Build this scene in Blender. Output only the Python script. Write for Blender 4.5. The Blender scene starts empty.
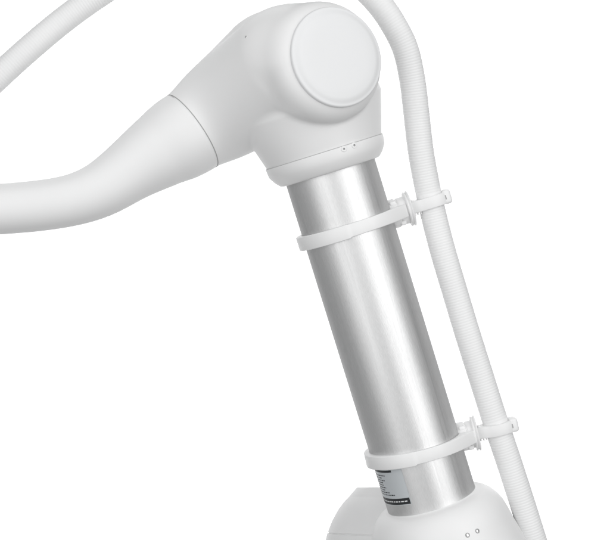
import bpy, bmesh, math, random
import numpy as np
from mathutils import Vector, Matrix

# ------------------------------------------------------------------ scene, camera, light
scene = bpy.context.scene
col = scene.collection
MM = 0.001                       # everything below is measured in millimetres
CAM_D = 1440.0                   # camera to the plane of the arm

cam_d = bpy.data.cameras.new('camera')
cam = bpy.data.objects.new('camera', cam_d)
col.objects.link(cam)
cam.location = (0, -CAM_D * MM, 0)
cam.rotation_euler = (math.radians(90), 0, 0)
cam_d.sensor_width = 36
cam_d.lens = 36 * CAM_D / 610
cam_d.clip_start = 0.05
cam_d.clip_end = 100
scene.camera = cam

world = bpy.data.worlds.new('World')
scene.world = world
world.use_nodes = True
_wn = world.node_tree
_bg = _wn.nodes['Background']
_bg.inputs[0].default_value = (0.985, 0.995, 1.0, 1)
# dim studio: the room is a little lighter to the front left than behind, to the right and below
_tc = _wn.nodes.new('ShaderNodeTexCoord')
_dot = _wn.nodes.new('ShaderNodeVectorMath'); _dot.operation = 'DOT_PRODUCT'
_dot.inputs[1].default_value = (-0.08, -0.05, 0.09)
_wn.links.new(_tc.outputs['Generated'], _dot.inputs[0])
_add = _wn.nodes.new('ShaderNodeMath'); _add.operation = 'ADD'
_add.inputs[1].default_value = 0.205
_wn.links.new(_dot.outputs['Value'], _add.inputs[0])
_wn.links.new(_add.outputs['Value'], _bg.inputs[1])

vs = scene.view_settings
vs.view_transform = 'Standard'
vs.look = 'None'
vs.exposure = 0.33
vs.gamma = 1.0


def softbox(name, loc, aim, sx, sy, power, color=(1, 1, 1)):
    d = bpy.data.lights.new(name, 'AREA')
    d.shape = 'RECTANGLE'
    d.size, d.size_y = sx, sy
    d.energy = power
    d.color = color
    o = bpy.data.objects.new(name, d)
    col.objects.link(o)
    o.location = loc
    v = Vector(aim) - Vector(loc)
    o.rotation_euler = v.to_track_quat('-Z', 'Y').to_euler()
    return o


softbox('softbox_right', (0.95, -1.14, 0.25), (0.0, 0, 0.0), 1.05, 1.9, 10.6)
softbox('softbox_left', (-0.66, -1.34, 0.08), (0.0, 0, 0.0), 0.95, 1.9, 7.2)
softbox('softbox_top', (0.10, -0.9, 1.75), (0.05, 0, 0.0), 1.5, 0.8, 3.2)
# lamps that wash the paper backdrop
softbox('backdrop_lamp_top', (0.0, 2.45, 2.35), (0, 4.0, -0.3), 5.6, 0.5, 100)
softbox('backdrop_lamp_bottom', (0.0, 2.45, -2.35), (0, 4.0, 0.3), 5.6, 0.5, 100)


# ------------------------------------------------------------------ helpers
def P(px, py, Y=0.0):
    """point (mm) at depth Y for a place measured on the photograph (610 x 540)"""
    s = (CAM_D + Y) / CAM_D
    return np.array([(px - 305) * s, Y, (270 - py) * s])


def SC(Y):
    return (CAM_D + Y) / CAM_D


def unit(v):
    v = np.asarray(v, float)
    return v / np.linalg.norm(v)


def basis(axis, hint=(0, -1, 0)):
    """e1 points towards hint, e2 = axis x e1"""
    axis = unit(axis)
    h = np.asarray(hint, float)
    e1 = unit(h - axis * np.dot(h, axis))
    return e1, np.cross(axis, e1), axis


def link_mesh(name, verts, faces, mats, parent=None, midx=None, smooth=True, sharp=None):
    me = bpy.data.meshes.new(name)
    me.from_pydata([tuple(np.asarray(v) * MM) for v in verts], [], [tuple(int(i) for i in f) for f in faces])
    bm = bmesh.new()
    bm.from_mesh(me)
    bmesh.ops.recalc_face_normals(bm, faces=bm.faces)
    bm.to_mesh(me)
    bm.free()
    for m in (mats if isinstance(mats, (list, tuple)) else [mats]):
        me.materials.append(m)
    if midx is not None:
        me.polygons.foreach_set('material_index', np.asarray(midx, dtype=np.int32))
    me.polygons.foreach_set('use_smooth', [smooth] * len(me.polygons))
    if sharp is not None:
        me.set_sharp_from_angle(angle=math.radians(sharp))
    me.update()
    o = bpy.data.objects.new(name, me)
    col.objects.link(o)
    if parent is not None:
        o.parent = parent
        o.matrix_parent_inverse = Matrix.Translation(parent_world(parent)).inverted()
    return o


def parent_world(o):
    return o.location.copy() if o.type == 'EMPTY' else Vector((0, 0, 0))


def empty(name, loc_mm):
    o = bpy.data.objects.new(name, None)
    col.objects.link(o)
    o.empty_display_size = 0.03
    o.location = Vector(tuple(np.asarray(loc_mm) * MM))
    return o


def tag(o, label=None, cat=None, group=None, kind=None):
    if label: o['label'] = label
    if cat: o['category'] = cat
    if group: o['group'] = group
    if kind: o['kind'] = kind


def rings_mesh(rings, close_start=True, close_end=True, wrap=False):
    """rings: list of (n,3) arrays -> verts, faces"""
    n = len(rings[0])
    V = np.concatenate(rings)
    F = []
    R = len(rings)
    for i in range(R if wrap else R - 1):
        a, b = i * n, ((i + 1) % R) * n
        for j in range(n):
            k = (j + 1) % n
            F.append((a + j, a + k, b + k, b + j))
    if not wrap:
        V = list(V)
        if close_start:
            V.append(np.mean(rings[0], axis=0)); c = len(V) - 1
            F += [(c, (j + 1) % n, j) for j in range(n)]
        if close_end:
            V.append(np.mean(rings[-1], axis=0)); c = len(V) - 1
            a = (R - 1) * n
            F += [(c, a + j, a + (j + 1) % n) for j in range(n)]
    return V, F


def lathe(origin, axis, prof, n=96, hint=(0, -1, 0), close=(True, True)):
    """prof: (t, r) along axis"""
    e1, e2, ax = basis(axis, hint)
    th = np.linspace(0, 2 * math.pi, n, endpoint=False)
    c, s = np.cos(th)[:, None], np.sin(th)[:, None]
    return rings_mesh([np.asarray(origin) + ax * t + r * (c * e1 + s * e2) for t, r in prof], *close)


def spline(pts, vals, step):
    """Catmull-Rom through pts (with per-point values), resampled at equal steps"""
    pts = np.asarray(pts, float)
    vals = np.asarray(vals, float).reshape(len(pts), -1)
    A = np.hstack([pts, vals])
    A = np.vstack([2 * A[0] - A[1], A, 2 * A[-1] - A[-2]])
    out = []
    for i in range(1, len(A) - 2):
        p0, p1, p2, p3 = A[i - 1], A[i], A[i + 1], A[i + 2]
        t0, t1 = 0.0, np.linalg.norm(p1[:3] - p0[:3]) ** .5
        t2 = t1 + np.linalg.norm(p2[:3] - p1[:3]) ** .5
        t3 = t2 + np.linalg.norm(p3[:3] - p2[:3]) ** .5
        for t in np.linspace(t1, t2, 40, endpoint=False):
            A1 = (t1 - t) / (t1 - t0) * p0 + (t - t0) / (t1 - t0) * p1
            A2 = (t2 - t) / (t2 - t1) * p1 + (t - t1) / (t2 - t1) * p2
            A3 = (t3 - t) / (t3 - t2) * p2 + (t - t2) / (t3 - t2) * p3
            B1 = (t2 - t) / (t2 - t0) * A1 + (t - t0) / (t2 - t0) * A2
            B2 = (t3 - t) / (t3 - t1) * A2 + (t - t1) / (t3 - t1) * A3
            out.append((t2 - t) / (t2 - t1) * B1 + (t - t1) / (t2 - t1) * B2)
    out.append(A[-2])
    out = np.array(out)
    L = np.concatenate([[0], np.cumsum(np.linalg.norm(np.diff(out[:, :3], axis=0), axis=1))])
    q = np.arange(0, L[-1], step)
    return np.stack([np.interp(q, L, out[:, k]) for k in range(out.shape[1])], axis=1)


def frames(C, hint):
    """parallel transported frames along a centreline"""
    T = np.gradient(C, axis=0)
    T /= np.linalg.norm(T, axis=1)[:, None]
    e = np.asarray(hint, float)
    E1, E2 = [], []
    for t in T:
        e = unit(e - t * np.dot(e, t))
        E1.append(e)
        E2.append(np.cross(t, e))
    return T, np.array(E1), np.array(E2)


# ---- implicit surfaces: the moulded housings are blended solids, meshed here
def smin(a, b, k):
    h = np.clip(0.5 + 0.5 * (b - a) / k, 0, 1)
    return b * (1 - h) + a * h - k * h * (1 - h)


def smax(a, b, k):
    return -smin(-a, -b, k)


def sd_round_cone(p, a, b, r1, r2):
    ba = b - a
    l2 = ba @ ba
    rr = r1 - r2
    a2 = l2 - rr * rr
    il2 = 1 / l2
    pa = p - a
    y = pa @ ba
    z = y - l2
    x2 = ((pa * l2 - y[..., None] * ba) ** 2).sum(-1)
    y2 = y * y * l2
    z2 = z * z * l2
    k = math.copysign(1, rr) * rr * rr * x2
    out = (np.sqrt(x2 * a2 * il2) + y * rr) * il2 - r1
    m1 = np.sign(z) * a2 * z2 > k
    m2 = np.sign(y) * a2 * y2 < k
    out = np.where(m2, np.sqrt(x2 + y2) * il2 - r1, out)
    out = np.where(m1, np.sqrt(x2 + z2) * il2 - r2, out)
    return out


def surface_nets(f, lo, hi, h):
    n = [int(math.ceil((hi[i] - lo[i]) / h)) + 1 for i in range(3)]
    ax = [lo[i] + h * np.arange(n[i]) for i in range(3)]
    val = np.empty(n)
    for i, x in enumerate(ax[0]):
        g = np.stack(np.meshgrid([x], ax[1], ax[2], indexing='ij'), -1)
        val[i] = f(g)[0]
    ins = val < 0
    acc = np.zeros([k - 1 for k in n] + [3])
    cnt = np.zeros([k - 1 for k in n])
    quads = []
    for d in range(3):
        s0 = [slice(None)] * 3; s1 = [slice(None)] * 3
        s0[d] = slice(0, -1); s1[d] = slice(1, None)
        a, b = val[tuple(s0)], val[tuple(s1)]
        idx = np.argwhere((a < 0) != (b < 0))
        va, vb = a[tuple(idx.T)], b[tuple(idx.T)]
        pos = idx.astype(float)
        pos[:, d] += va / (va - vb)
        o1, o2 = [k for k in range(3) if k != d]
        for u in (0, 1):
            for w in (0, 1):
                c = idx.copy(); c[:, o1] -= u; c[:, o2] -= w
                ok = np.all((c >= 0) & (c < np.array(cnt.shape)), axis=1)
                np.add.at(acc, tuple(c[ok].T), pos[ok])
                np.add.at(cnt, tuple(c[ok].T), 1)
        cc = []
        for u, w in ((0, 0), (1, 0), (1, 1), (0, 1)):
            c = idx.copy(); c[:, o1] -= u; c[:, o2] -= w
            cc.append(c)
        quads.append((np.stack(cc, 1), va < 0))
    used = cnt > 0
    ids = -np.ones(cnt.shape, int)
    ids[used] = np.arange(used.sum())
    V = np.array(lo) + h * acc[used] / cnt[used][:, None]
    F = []
    for q, _ in quads:
        ok = np.all((q >= 0) & (q < np.array(cnt.shape)), axis=(1, 2))
        q = q[ok]
        F.append(ids[q[..., 0], q[..., 1], q[..., 2]])
    F = np.concatenate(F)
    e = 0.05
    for _ in range(3):
        d0 = f(V)
        g = np.stack([(f(V + np.eye(3)[k] * e) - f(V - np.eye(3)[k] * e)) / (2 * e) for k in range(3)], -1)
        g2 = np.maximum((g * g).sum(-1), 0.2)
        V = V - np.clip(d0 / g2, -h * .5, h * .5)[:, None] * g
    return V, F


# ------------------------------------------------------------------ materials
def new_mat(name):
    m = bpy.data.materials.new(name)
    m.use_nodes = True
    nt = m.node_tree
    return m, nt, nt.nodes['Principled BSDF']


def plastic(name, base, rough, tint=0.02, bump=0.03, scale=900, spec=0.3):
    m, nt, b = new_mat(name)
    N = nt.nodes.new
    tc = N('ShaderNodeTexCoord')
    n1 = N('ShaderNodeTexNoise'); n1.inputs['Scale'].default_value = 14; n1.inputs['Detail'].default_value = 5
    nt.links.new(tc.outputs['Object'], n1.inputs['Vector'])
    mp = N('ShaderNodeMapRange')
    mp.inputs['From Min'].default_value = 0.3; mp.inputs['From Max'].default_value = 0.7
    mp.inputs['To Min'].default_value = 1 - tint; mp.inputs['To Max'].default_value = 1 + tint * .3
    nt.links.new(n1.outputs['Fac'], mp.inputs['Value'])
    mx = N('ShaderNodeVectorMath'); mx.operation = 'SCALE'
    mx.inputs[0].default_value = base
    nt.links.new(mp.outputs['Result'], mx.inputs['Scale'])
    nt.links.new(mx.outputs['Vector'], b.inputs['Base Color'])
    mr = N('ShaderNodeMapRange')
    mr.inputs['To Min'].default_value = rough - .05; mr.inputs['To Max'].default_value = rough + .05
    nt.links.new(n1.outputs['Fac'], mr.inputs['Value'])
    nt.links.new(mr.outputs['Result'], b.inputs['Roughness'])
    b.inputs['Specular IOR Level'].default_value = spec
    n2 = N('ShaderNodeTexNoise'); n2.inputs['Scale'].default_value = scale; n2.inputs['Detail'].default_value = 3
    nt.links.new(tc.outputs['Object'], n2.inputs['Vector'])
    bp = N('ShaderNodeBump'); bp.inputs['Strength'].default_value = bump; bp.inputs['Distance'].default_value = 0.0004
    nt.links.new(n2.outputs['Fac'], bp.inputs['Height'])
    nt.links.new(bp.outputs['Normal'], b.inputs['Normal'])
    return m


M_shell = plastic('white_shell_paint', (0.86, 0.86, 0.86), 0.42)
M_cap = plastic('white_cap_plastic', (0.81, 0.815, 0.82), 0.40, tint=.01)
M_hose = plastic('white_hose_plastic', (0.87, 0.87, 0.87), 0.5, tint=.03)
M_clamp = plastic('white_clamp_nylon', (0.87, 0.87, 0.87), 0.38, tint=.02)
M_recess = plastic('grey_recess_shade', (0.40, 0.40, 0.40), 0.6)  # flat grey painting the shade of the forearm seam; also fills slot and holes
M_seam = plastic('light_grey_seam_shade', (0.55, 0.55, 0.55), 0.5)  # stands in for the shade along the collar seam
M_dark = plastic('dark_recess', (0.03, 0.03, 0.03), 0.6)
M_boss = plastic('white_screw_boss', (0.86, 0.86, 0.86), 0.3, tint=.0)
M_black = plastic('black_label_ink', (0.03, 0.032, 0.035), 0.45)
M_paper = plastic('silver_label_film', (0.57, 0.60, 0.62), 0.42, tint=.01)
M_paper2 = plastic('white_label_print', (0.75, 0.76, 0.77), 0.5, tint=.01)


def metal(name):
    m, nt, b = new_mat(name)
    N = nt.nodes.new
    b.inputs['Metallic'].default_value = 1
    b.inputs['Specular Tint'].default_value = (0.45, 0.45, 0.45, 1)      # tint darkens grazing reflections, holding down the bright rim from the backdrop
    b.inputs['Base Color'].default_value = (0.79, 0.79, 0.785, 1)
    tc = N('ShaderNodeTexCoord')
    mpg = N('ShaderNodeMapping')
    mpg.inputs['Scale'].default_value = (1, 1, 1)
    nt.links.new(tc.outputs['UV'], mpg.inputs['Vector'])
    mpg.inputs['Scale'].default_value = (140, 3, 1)
    n1 = N('ShaderNodeTexNoise'); n1.inputs['Scale'].default_value = 1.0; n1.inputs['Detail'].default_value = 6
    nt.links.new(mpg.outputs['Vector'], n1.inputs['Vector'])
    mr = N('ShaderNodeMapRange')
    mr.inputs['To Min'].default_value = 0.37; mr.inputs['To Max'].default_value = 0.62
    nt.links.new(n1.outputs['Fac'], mr.inputs['Value'])
    nt.links.new(mr.outputs['Result'], b.inputs['Roughness'])
    m2 = N('ShaderNodeMapping'); m2.inputs['Scale'].default_value = (500, 60, 1)
    nt.links.new(tc.outputs['UV'], m2.inputs['Vector'])
    n2 = N('ShaderNodeTexNoise'); n2.inputs['Scale'].default_value = 1.0; n2.inputs['Detail'].default_value = 4
    nt.links.new(m2.outputs['Vector'], n2.inputs['Vector'])
    bp = N('ShaderNodeBump'); bp.inputs['Strength'].default_value = 0.25; bp.inputs['Distance'].default_value = 0.0004
    nt.links.new(n2.outputs['Fac'], bp.inputs['Height'])
    nt.links.new(bp.outputs['Normal'], b.inputs['Normal'])
    cr = N('ShaderNodeMapRange')
    cr.inputs['From Min'].default_value = 0.3; cr.inputs['From Max'].default_value = 0.7
    cr.inputs['To Min'].default_value = 0.75; cr.inputs['To Max'].default_value = 0.82
    nt.links.new(n2.outputs['Fac'], cr.inputs['Value'])
    nt.links.new(cr.outputs['Result'], b.inputs['Base Color'])
    return m


M_metal = metal('brushed_aluminium')
M_steel, _nt, _b = new_mat('screw_steel')
_b.inputs['Metallic'].default_value = 1
_b.inputs['Base Color'].default_value = (0.75, 0.75, 0.75, 1)
_b.inputs['Roughness'].default_value = 0.3
M_drop = plastic('backdrop_paper', (0.9, 0.9, 0.9), 0.9, tint=.0, bump=0, spec=0)

# ------------------------------------------------------------------ setting: paper backdrop
th = 20
bx = [(-3300, 4000), (3300, 4000), (3300, 4000 + th), (-3300, 4000 + th)]
V = [np.array([x, y, z]) for z in (-1900, 1900) for x, y in bx]
F = [(0, 1, 2, 3), (4, 5, 6, 7), (0, 1, 5, 4), (1, 2, 6, 5), (2, 3, 7, 6), (3, 0, 4, 7)]
bd = link_mesh('backdrop', V, F, M_drop, smooth=False)
tag(bd, kind='structure')

# ------------------------------------------------------------------ the arm: reference axes
A0 = P(330.4, 172, -10)                       # where the tube leaves the elbow
A1 = P(330.4 + 0.309 * 331, 503, 17.5)        # where it enters the shoulder
AX = unit(A1 - A0)                            # tube axis, pointing down
KT = np.linalg.norm(A1 - A0) / np.linalg.norm([0.309 * 331, 331])   # photo length -> mm along the tube
R_TUBE = 45.9
N_R = unit(np.array([0.955, 0, 0.295]) - AX * np.dot([0.955, 0, 0.295], AX))   # towards the hose
FRONT = np.cross(N_R, AX)
if FRONT[1] > 0: FRONT = -FRONT

arm = empty('robot_arm', P(436, 560, 20))
tag(arm, 'white jointed robot arm with a bare silver metal tube between elbow and shoulder', 'robot arm')

# ---- elbow housing
B_AX = unit(np.array([0.45, -0.89, 0.09]))   # joint axis, towards the viewer
Fc = P(321, 64, -74)                          # centre of the front barrel
Bc = P(277, 73, 19)                           # rear ball
Sc = P(192, 131.3, -8)                        # centre of the forearm seam
R_B, R_BALL, R_SEAM = 61.0 * SC(-74), 62.0 * SC(19), 42.0 * SC(-8)
FT = unit(Sc - Bc)                            # forearm direction, away from the elbow
SEAM_N = FT


def sd_barrel(p):
    q = p - Fc
    h = q @ B_AX
    r = np.sqrt(np.maximum((q * q).sum(-1) - h * h, 0))
    fil = 24.0
    hc, hl = (30 - 100) / 2, (30 + 100) / 2
    dx = r - (R_B - fil)
    dy = np.abs(h - hc) - (hl - fil)
    return np.minimum(np.maximum(dx, dy), 0) + np.sqrt(np.maximum(dx, 0) ** 2 + np.maximum(dy, 0) ** 2) - fil


def sd_socket(p):
    q = p - A0
    t = q @ AX
    r = np.sqrt(np.maximum((q * q).sum(-1) - t * t, 0))
    tt = np.clip(-t, 0, 140)
    # radius grows from the collar to the joint
    R = np.interp(tt, [0, 18, 22, 38, 64, 90, 140], [59.2, 59.3, 59.8, 64.6, 72.0, 69, 60])
    side = (r - R) * 0.97
    return smax(smax(side, t + 15, 2.0), -(t + 118), 20)


def sd_cone(p):
    # the taper to the forearm: a soft hull between the joint's length and the seam
    d = sd_round_cone(p, Bc, Sc + FT * 6, R_BALL, R_SEAM - 1.2)
    a0 = P(298, 65, -46)
    for w in (0.25, 0.5, 0.75, 1.0):
        d = smin(d, sd_round_cone(p, Bc + (a0 - Bc) * w, Sc - FT * (8 + 20 * w), R_BALL - (R_BALL - 55.0) * w - 1.2, R_SEAM + 3 * w - 4), 7)
    d = smin(d, sd_round_cone(p, P(286, 65, -51), Sc - FT * 40, 56.0, 46.0), 10)
    d = smax(d, (p - Fc) @ B_AX - 25, 4)
    return d


Z_LO, Z_HI = P(0, 98, -60)[2], P(0, 70, -60)[2]


def sd_elbow(p):
    cone = smax(sd_cone(p), (p - Sc) @ SEAM_N - 3.0, 0.8)
    u = np.clip((p[..., 2] - Z_LO) / (Z_HI - Z_LO), 0, 1)
    d = smin(sd_barrel(p), cone, 3 + 11 * u * u * (3 - 2 * u))
    return smin(d, sd_socket(p), 3.5)


allp = np.stack([Fc, Bc, Sc, A0])
lo = [130, -125, 75]; lo[0] = Sc[0] - 60
V, F = surface_nets(sd_elbow, [Sc[0] - 50, -125, A0[2] - 25], [95, 110, 285], 1.7)
elbow = link_mesh('elbow_housing', V, F, M_shell, arm)

# cap on the joint: a shallow chamfered disc
prof = [(18, 46.8), (27.2, 47.6), (28.4, 47.3), (29.2, 46.7), (29.5, 46.0), (29.6, 45.2), (29.9, 44.2), (30.4, 43.0), (31.0, 41.8), (31.5, 40.5),
        (32.0, 38.5), (32.4, 30), (32.7, 18), (32.8, 4)]
V, F = lathe(Fc + np.array([1.8, 0, 0.4]), B_AX, prof, 160)
cap = link_mesh('joint_cap', V, F, M_cap, elbow)


def on_surface(f, px, py, y0=-200):
    """first hit of the view ray through a photo place with an implicit solid"""
    o = np.array([0, -CAM_D, 0.0]); d = unit(P(px, py, 0) - o)
    t = CAM_D + y0
    for _ in range(200):
        v = f(o + d * t)
        t += 0.8 * v
        if v < 1e-3: break
    x = o + d * t
    g = np.array([f(x + np.eye(3)[k] * .05) - f(x - np.eye(3)[k] * .05) for k in range(3)])
    return x, unit(g)


# tiny vent hole with a rim on the back of the elbow
x, g = on_surface(sd_elbow, 246, 37)
V, F = lathe(x, g, [(-1, 1.5), (.25, 1.5), (.4, 1.2), (.1, .8), (.05, .2)], 20)
mi = [0] * len(F)
for i in range(2 * 20, 4 * 20): mi[i] = 1
link_mesh('vent_hole', V, F, [M_boss, M_recess], elbow, mi, sharp=40)

# ---- collar at the foot of the elbow
prof = [(-16.0, 55), (-20.5, 57.0), (-20.9, 60.2), (-20.6, 60.6), (-20.0, 60.75), (-16, 60.4), (-12, 59.9), (-8.5, 58.0), (-5, 55.6), (-2.4, 53.2), (-1.0, 51.8),
        (-0.3, 50.6), (0, 49), (0.0, 45.0), (-6, 45.0)]
V, F = lathe(A0, AX, prof, 128, close=(False, False))
collar = link_mesh('collar', V, F, M_shell, arm, sharp=38)
_e1, _e2, _ = basis(AX)
_a = np.linspace(0, 2 * math.pi, 160, endpoint=False)
V, F = rings_mesh([A0 + AX * (-20.9 + .42 * math.cos(b)) + (60.25 + .42 * math.sin(b)) * (np.cos(_a)[:, None] * _e1 + np.sin(_a)[:, None] * _e2)
                   for b in np.linspace(0, 2 * math.pi, 8, endpoint=False)], wrap=True)
link_mesh('seam_shade_ring', V, F, M_seam, collar)  # light grey bead drawing the collar seam's shade line over the mesh join
cpr = np.array(prof[3:9])


def sd_collar(p):
    q = p - A0
    t = q @ AX
    r = np.sqrt(np.maximum((q * q).sum(-1) - t * t, 1e-9))
    return (r - np.interp(t, cpr[:, 0], cpr[:, 1])) * .8


for (px, py) in ((343.8, 148.9), (354.0, 145.3)):
    x, g = on_surface(sd_collar, px, py)
    V, F = lathe(x, g, [(-1, 2.9), (.35, 2.9), (.7, 2.6), (.75, 1.1), (0.2, 1.0), (0.15, .3)], 28)
    rows = len(F)
    mi = [0] * rows
    for i in range(3 * 28, 5 * 28): mi[i] = 1
    for i in range(5 * 28 + 28, rows): mi[i] = 1
    link_mesh('screw', V, F, [M_boss, M_recess], collar, mi, sharp=40)

# ---- forearm: swept, tapering and bending to the left
fc = [(178, 139.6, 41.2), (161.5, 149.6, 38.6), (146, 159.8, 35.2), (130.5, 170, 31.3), (102.5, 189.3, 27.9), (75, 199.8, 25.8), (38, 206, 25.4), (2, 209, 25.3),
      (-40, 211.5, 25.3), (-90, 213, 25.3)]
Ys = [-11.5, -16, -20.5, -25, -33, -40, -48, -54, -60, -66]
pts = [Sc] + [P(a, b, y) for (a, b, r), y in zip(fc, Ys)]
rad = [R_SEAM] + [r * SC(y) for (a, b, r), y in zip(fc, Ys)]
S = spline(pts, rad, 2.5)
_w = np.hanning(25)[1:-1]; _w /= _w.sum(); _h = len(_w) // 2
_pad = np.vstack([2 * S[0] - S[_h:0:-1], S, 2 * S[-1] - S[-2:-_h - 2:-1]])      # even out the sweep
S = np.stack([np.convolve(_pad[:, k], _w, mode='valid') for k in range(S.shape[1])], 1)
C, Rr = S[:, :3], S[:, 3]
T, E1, E2 = frames(C, (0, -1, 0))
nseg = 112
ang = np.linspace(0, 2 * math.pi, nseg, endpoint=False)
# match the first ring to the housing's own section
first = []
T[0] = FT
E1[0] = unit(E1[0] - FT * (E1[0] @ FT)); E2[0] = np.cross(FT, E1[0])
for a in ang:
    d = math.cos(a) * E1[0] + math.sin(a) * E2[0]
    l, hgh = 20.0, 70.0
    cone = lambda q: sd_cone(q[None])[0]
    for _ in range(40):
        m = (l + hgh) / 2
        if cone(Sc + d * m) < 0: l = m
        else: hgh = m
    first.append(l)
first = np.array(first) + 0.15
R_S = first.mean()

rings = [Sc + FT * 1.2 + 25 * (np.cos(ang)[:, None] * E1[0] + np.sin(ang)[:, None] * E2[0]),
         Sc + FT * 0.5 + (first - 1.4)[:, None] * (np.cos(ang)[:, None] * E1[0] + np.sin(ang)[:, None] * E2[0]),
         Sc + FT * 0.7 + (first - 0.4)[:, None] * (np.cos(ang)[:, None] * E1[0] + np.sin(ang)[:, None] * E2[0])]
for i in range(len(C)):
    w = max(0.0, 1 - i / 16); w = w * w * (3 - 2 * w)
    rr = Rr[i] * (1 - w) + first * w
    c0 = C[i] + (FT * 1.2 if i == 0 else 0)
    rings.append(c0 + rr[:, None] * (np.cos(ang)[:, None] * E1[i] + np.sin(ang)[:, None] * E2[i])
                 if isinstance(rr, np.ndarray) else c0)
V, F = rings_mesh(rings)
fore = link_mesh('forearm', V, F, M_shell, arm)
# grey ring painting the shaded line of the seam between forearm and elbow
th_ = np.linspace(0, 2 * math.pi, 160, endpoint=False)
rg = []
for a in np.linspace(0, 2 * math.pi, 8, endpoint=False):
    fr_ = np.interp(th_, np.append(ang, 2 * math.pi), np.append(first, first[0]))
    rg.append(Sc + FT * (0.1 + .45 * math.cos(a)) + (fr_ - 0.2 + .45 * math.sin(a))[:, None] * (np.cos(th_)[:, None] * E1[0] + np.sin(th_)[:, None] * E2[0]))
V, F = rings_mesh(rg, wrap=True)
link_mesh('seam_shade_ring', V, F, M_recess, fore)

# ---- metal tube
n = 160
TL = 352 * KT
e1, e2, _ = basis(AX)
ths = np.linspace(0, 2 * math.pi, n, endpoint=False)
rings = [A0 + AX * t + R_TUBE * (np.cos(ths)[:, None] * e1 + np.sin(ths)[:, None] * e2) for t in np.linspace(-8, TL, 24)]
V, F = rings_mesh(rings)
tube = link_mesh('arm_tube', V, F, M_metal, arm, sharp=40)
uv = tube.data.uv_layers.new(name='UVMap')
vc = np.array([v.co[:] for v in tube.data.vertices]) / MM
for poly in tube.data.polygons:
    us = []
    for li in poly.loop_indices:
        q = vc[tube.data.loops[li].vertex_index] - A0
        us.append(math.atan2(q @ e2, q @ e1) / (2 * math.pi) + .5)
    if max(us) - min(us) > .5: us = [u + 1 if u < .5 else u for u in us]
    for li, u in zip(poly.loop_indices, us):
        q = vc[tube.data.loops[li].vertex_index] - A0
        uv.data[li].uv = (u, q @ AX / 350)

# ---- rating label on the tube (film, black bars, unreadably small print)
def tube_pt(t, deg, lift):
    """deg: angle from the viewer, positive to the right"""
    a = math.radians(deg)
    return A0 + AX * t + (R_TUBE + lift) * (FRONT * math.cos(a) + N_R * math.sin(a))


LV, LF, LM = [], [], []


def patch(t0, t1, d0, d1, lift, mi, round_r=0.0):
    k = max(2, int(abs(d1 - d0) / 3) + 1)
    b = len(LV)
    for i in range(k + 1):
        d = d0 + (d1 - d0) * i / k
        LV.append(tube_pt(t0, d, lift)); LV.append(tube_pt(t1, d, lift))
    for i in range(k):
        LF.append((b + 2 * i, b + 2 * i + 1, b + 2 * i + 3, b + 2 * i + 2)); LM.append(mi)


t_top, t_bot = 293.0 * KT, 330.5 * KT
patch(t_top, t_bot, -112, -27.5, 0.12, 0)
patch(t_top + 1.2, t_top + 3.4, -110, -43, 0.2, 1)
patch(t_bot - 7.0, t_bot - 0.6, -110, -28.5, 0.2, 1)
random.seed(4)
for i in range(9):
    t = t_top + 6.2 + i * 2.55
    d = -98.0
    end = random.choice([-62, -57, -66, -60])
    if i == 8: end = -48
    while d < end:
        w = random.uniform(1.5, 4.5)
        patch(t, t + 1.15, d, min(d + w, end), 0.2, 1)
        d += w + random.uniform(.8, 1.6)
d = -92.0
while d < -36:
    w = random.uniform(2, 4.5)
    patch(t_bot - 4.4, t_bot - 3.2, d, d + w, 0.28, 2)
    d += w + 1.2
link_mesh('rating_label', LV, LF, [M_paper, M_black, M_paper2], tube, LM)

# ---- shoulder: domed socket round the foot of the tube and the joint body behind it
prof = [(341.0, 45.0), (342.6, 46.6), (343.2, 49), (344.0, 52.5), (346.0, 57), (350.5, 62), (356, 66), (362, 69), (370, 71.2), (384, 74), (400, 78),
        (425, 83), (455, 86), (480, 84), (490, 78)]
V, F = lathe(A0, AX, [(t * KT, r) for t, r in prof], 128, close=(False, True))
sh = link_mesh('shoulder_housing', V, F, M_shell, arm)
pr = np.array(prof)


def sd_dome(p):
    q = p - A0
    t = q @ AX
    r = np.sqrt(np.maximum((q * q).sum(-1) - t * t, 1e-9))
    return (r - np.interp(t / KT, pr[1:13, 0], pr[1:13, 1])) * .8


for (px, py) in ((467.5, 535.0), (477.4, 530.8)):
    x, g = on_surface(sd_dome, px, py)
    V, F = lathe(x, g, [(-1, 2.35), (.12, 2.35), (.15, 1.6), (-.05, 1.55), (.3, 1.4), (.45, 1.0), (.5, .3)], 28)
    mi = [1] * len(F)
    for i in range(3 * 28, len(F)): mi[i] = 0
    link_mesh('screw', V, F, [M_steel, M_recess], sh, mi, sharp=40)

Jc = P(418, 487, 140)
JA = unit(np.array([0.0, -0.15, -1.0]))
prof = [(0.2, 10), (0.0, 50), (0.0, 60.2), (0.5, 61.2), (1.2, 61.9), (8.0, 68.0), (9.4, 69.0), (10.2, 69.8), (15, 74.5), (21, 79), (28, 83.2), (35, 86.8),
        (44.0, 90.2), (44.4, 89.4), (45.2, 89.4), (45.6, 91), (60, 94.5), (80, 97), (100, 97), (120, 92)]
V, F = lathe(Jc, JA, [(t * SC(140), r * SC(140)) for t, r in prof], 144)
link_mesh('shoulder_joint', V, F, M_shell, arm, sharp=55)

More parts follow.
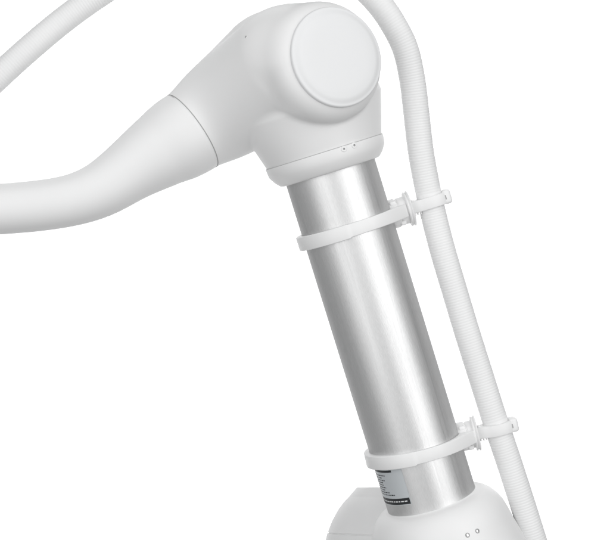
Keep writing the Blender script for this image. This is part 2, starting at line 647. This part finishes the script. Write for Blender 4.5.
# ------------------------------------------------------------------ corrugated hose
hp = [(-70, 150), (-33, 107), (-2, 77), (29.5, 48.5), (63.5, 20.2), (97, -4), (150, -37), (215, -62), (275, -68), (325, -49), (357, -19), (380.5, 5.5), (394, 25.5),
      (405.2, 48.5), (412.3, 80), (416, 110), (420.6, 149.7), (425.5, 178), (432.4, 210), (442, 248), (454.4, 290), (466.4, 330), (480.6, 375), (493.6, 416), (511.7, 470),
      (534, 540), (552, 600), (566, 650)]
hy = [-10, -8, -5, -2, 2, 4, 6, 4, -2, -10, -16, -18, -16, -12, -6, -2, 2, 5, 8, 10, 12, 14, 16, 18, 21, 26, 30, 34]
pts = [P(a, b, y) for (a, b), y in zip(hp, hy)]
pitch, sub = 2.75, 6
S = spline(pts, np.zeros(len(pts)), pitch / sub)
C = S[:, :3]
T, E1, E2 = frames(C, (0, -1, 0))
R_H = 12.95
nh = 40
ah = np.linspace(0, 2 * math.pi, nh, endpoint=False)
rings = []
for i in range(len(C)):
    ph = 2 * math.pi * i / sub
    r = R_H + 0.11 * (abs(math.cos(ph / 2)) * 2 - 1)
    rings.append(C[i] + r * (np.cos(ah)[:, None] * E1[i] + np.sin(ah)[:, None] * E2[i]))
V, F = rings_mesh(rings)
hose = link_mesh('corrugated_hose', V, F, M_hose)
tag(hose, 'white ribbed cable hose looping over the elbow and running beside the metal tube', 'hose')


# ------------------------------------------------------------------ strap clamps
def loop_band(center, ux, uy, uz, outer, inner, z0, z1, bev=0.8):
    """closed strap: outer and inner outlines in the (ux, uy) plane, from z0 to z1 along uz (z may be per point)"""
    outer, inner = np.asarray(outer, float), np.asarray(inner, float)
    m = len(outer)
    z0 = np.broadcast_to(np.asarray(z0, float), (m,)); z1 = np.broadcast_to(np.asarray(z1, float), (m,))
    dirn = outer - inner
    dirn = dirn / np.linalg.norm(dirn, axis=1)[:, None]

    def ring(xy, z):
        return np.asarray(center) + xy[:, :1] * ux + xy[:, 1:2] * uy + z[:, None] * uz
    rg = [ring(inner, z0), ring(outer - dirn * bev, z0), ring(outer - dirn * bev * .3, z0 + bev * .3), ring(outer, z0 + bev), ring(outer, z1 - bev),
          ring(outer - dirn * bev * .3, z1 - bev * .3), ring(outer - dirn * bev, z1), ring(inner, z1)]
    return rings_mesh(rg, wrap=True)


def box_mesh(center, ux, uy, uz, sx, sy, sz, bev):
    """rounded box as a bevelled cube"""
    bm = bmesh.new()
    bmesh.ops.create_cube(bm, size=1)
    for v in bm.verts: v.co = Vector((v.co.x * sx, v.co.y * sy, v.co.z * sz))
    bmesh.ops.bevel(bm, geom=bm.edges[:], offset=bev, segments=3, profile=.5, affect='EDGES')
    bm.verts.index_update()
    V = [np.asarray(center) + v.co.x * ux + v.co.y * uy + v.co.z * uz for v in bm.verts]
    F = [[v.index for v in f.verts] for f in bm.faces]
    bm.free()
    return V, F


def join(parts):
    V, F = [], []
    for v, f in parts:
        b = len(V)
        V += list(v)
        F += [tuple(i + b for i in q) for q in f]
    return V, F


def clamp(axis_pt, hose_pt, roll, label):
    """axis_pt on the tube axis, hose_pt on the hose centreline"""
    root = empty('strap_clamp', axis_pt)
    tag(root, label, 'clamp', 'strap clamps holding the hose to the tube')
    link = hose_pt - axis_pt
    L = np.linalg.norm(link - AX * (link @ AX))
    c, s = math.cos(math.radians(roll)), math.sin(math.radians(roll))
    nr = unit(link - AX * (link @ AX))                   # towards the hose, across the tube
    fr = np.cross(nr, AX)
    if fr[1] > 0: fr = -fr
    ux = unit(nr * c + AX * s)                           # strap direction (roll tips it about the view)
    uz = unit(AX * c - nr * s)                           # along the tube
    uy = fr
    # -- strap round the tube: round at the left, drawn out to a nose at the flange
    m = 150
    outer, inner = [], []
    for i in range(m):
        a = 2 * math.pi * i / m
        dx, dy = math.cos(a), math.sin(a)
        left = max(0.0, -dx)
        step = 1.0 if 100 < math.degrees(a) < 262 else 0.0
        ro = R_TUBE + 2.3 + 3.4 * left ** 1.5 + step * .7
        ri = R_TUBE + 0.25
        # nose: tangents running to the flange
        if dx > 0.30:
            kx = (dx - 0.30) / 0.70
            nose_x, nose_y = R_TUBE + 14, 15.5
            sy = 1 if dy >= 0 else -1
            px0, py0 = 0.30, math.sqrt(1 - .09)
            # straight line from the tangent point to the nose corner
            f = kx ** 0.55
            if dx < 0.985:
                g = kx / ((0.985 - .3) / .7)
                o = np.array([px0 * ro + (nose_x - px0 * ro) * g ** 1.0, sy * (py0 * ro + (nose_y - py0 * ro) * g ** 1.5)])
                q = np.array([max(abs(dx) * ri, 0), dy * ri])
                outer.append(o); inner.append(q)
                continue
            outer.append(np.array([nose_x, max(-15.5, min(15.5, dy * 90))])); inner.append(np.array([dx * ri, dy * ri]))
            continue
        outer.append(np.array([dx * ro, dy * ro])); inner.append(np.array([dx * ri, dy * ri]))
    dg = np.degrees(2 * math.pi * np.arange(m) / m)
    wide = ((dg > 100) & (dg < 262)).astype(float)
    V, F = loop_band(axis_pt, ux, uy, uz, outer, inner, -6.6 - .2 * wide, 6.2 + .9 * wide)
    link_mesh('tube_strap', V, F, M_clamp, root, sharp=50)
    # -- block behind the strap that seats on the tube
    x1 = L - 23.5
    bp = [(R_TUBE - 4, 6), (R_TUBE - 3.2, 12.2), (R_TUBE - 1.6, 13.9), (R_TUBE + 0.5, 14.6), (R_TUBE + 5.4, 14.9), (R_TUBE + 6.4, 14.4), (R_TUBE + 6.9, 13.0),
          (R_TUBE + 7.5, 12.7), (R_TUBE + 8.6, 13.6), (R_TUBE + 10, 14.0), (x1, 14.0)]
    parts = [lathe(axis_pt, ux, bp, 56),
             box_mesh(axis_pt + ux * (R_TUBE + 3.0) - uz * 10.6 + uy * 9.6, ux, uy, uz, 6.5, 5, 4.2, 1.2),
             box_mesh(axis_pt + ux * (R_TUBE + 8.0) + uz * 11.2 + uy * 9.2, ux, uy, uz, 6, 5, 4.4, 1.4)]
    V, F = join(parts)
    link_mesh('mount_block', V, F, M_clamp, root, sharp=50)
    # -- thin flange disc, seen nearly edge on
    fx = L - 23.0
    tilt = unit(ux * math.cos(math.radians(7)) - uy * math.sin(math.radians(7)) * -1)
    V, F = lathe(axis_pt + ux * fx, tilt, [(-2.6, 8), (-2.5, 16.4), (-2.1, 17.3), (-1.4, 17.7), (-0.7, 17.3), (-0.4, 16.6), (0.3, 16.6), (0.6, 17.6), (1.4, 18.2), (2.2, 17.8), (2.6, 16.8), (2.3, 15.6), (1.9, 8)], 64)
    link_mesh('flange', V, F, M_clamp, root, sharp=50)
    # -- strap round the hose: hexagonal loop drawn back to the flange
    hc = axis_pt + ux * L
    hh = 14.4
    out = [(-23, 6.0), (-15.5, 8.5), (-9, 13.6), (-4, hh + .8), (5, hh + .8), (12, 12.6), (16.5, 8.6), (18.2, 3.5), (18.2, -3.5), (16.5, -8.6), (12, -12.6), (5, -hh - .8),
           (-4, -hh - .8), (-9, -13.6), (-15.5, -8.5), (-23, -6.0)]
    inn = []
    for x, y in out:
        r = math.hypot(x, y)
        k = 13.3 / r
        inn.append((x * k, y * k) if x > -14 else (max(x * k, -13.3), y * k))
    V, F = loop_band(hc, ux, uy, uz, out, inn, -5.8, 5.8, .7)
    link_mesh('hose_strap', V, F, M_clamp, root, sharp=35)
    # -- buckle at the far end, with a grey inlay painting the dark of its slot
    V, F = box_mesh(hc + ux * 15.8 + uy * 5.2 - uz * .6, ux, uy, uz, 8.5, 13, 14.6, 3.0)
    bk = link_mesh('buckle', V, F, M_clamp, root, sharp=50)
    V, F = box_mesh(hc + ux * 13.6 + uy * 11.6 - uz * .5, ux, uy, uz, 1.2, .5, 4.4, .2)
    link_mesh('slot', V, F, M_recess, bk, sharp=40)
    # -- ratchet tail: small teeth under and over the strap
    parts = [box_mesh(hc - ux * 19.0, ux, uy, uz, 9, 5, 13, .6)]
    for k in range(3):
        parts.append(box_mesh(hc + ux * (-19.6 + 2.9 * k) + uz * 7.1 + uy * 4.5, ux, uy, uz, 1.3, 4, 2.6, .3))
    parts.append(box_mesh(hc + ux * -18.5 - uz * 6.6 + uy * 3, ux, uy, uz, 2.2, 4, 2.4, .4))
    V, F = join(parts)
    link_mesh('ratchet_tail', V, F, M_clamp, root, sharp=50)
    return root


def near_on_hose(px, py):
    o = np.array([0, -CAM_D, 0.0]); d = unit(P(px, py, 0) - o)
    q = C - o
    k = np.argmin(np.linalg.norm(q - (q @ d)[:, None] * d, axis=1))
    return C[k]


def axis_at(py):
    """tube axis point at photo height py"""
    best = min(np.linspace(0, TL, 2000), key=lambda t: abs(270 - (A0 + AX * t)[2] / SC((A0 + AX * t)[1]) - py))
    return A0 + AX * best


clamp(axis_at(228.5), near_on_hose(428.5, 205), 0, 'upper white plastic strap clamp joining hose and metal tube, just below the elbow')
clamp(axis_at(448.0), near_on_hose(496.5, 426.0), 4.2, 'lower white plastic strap clamp joining hose and metal tube, above the printed label')
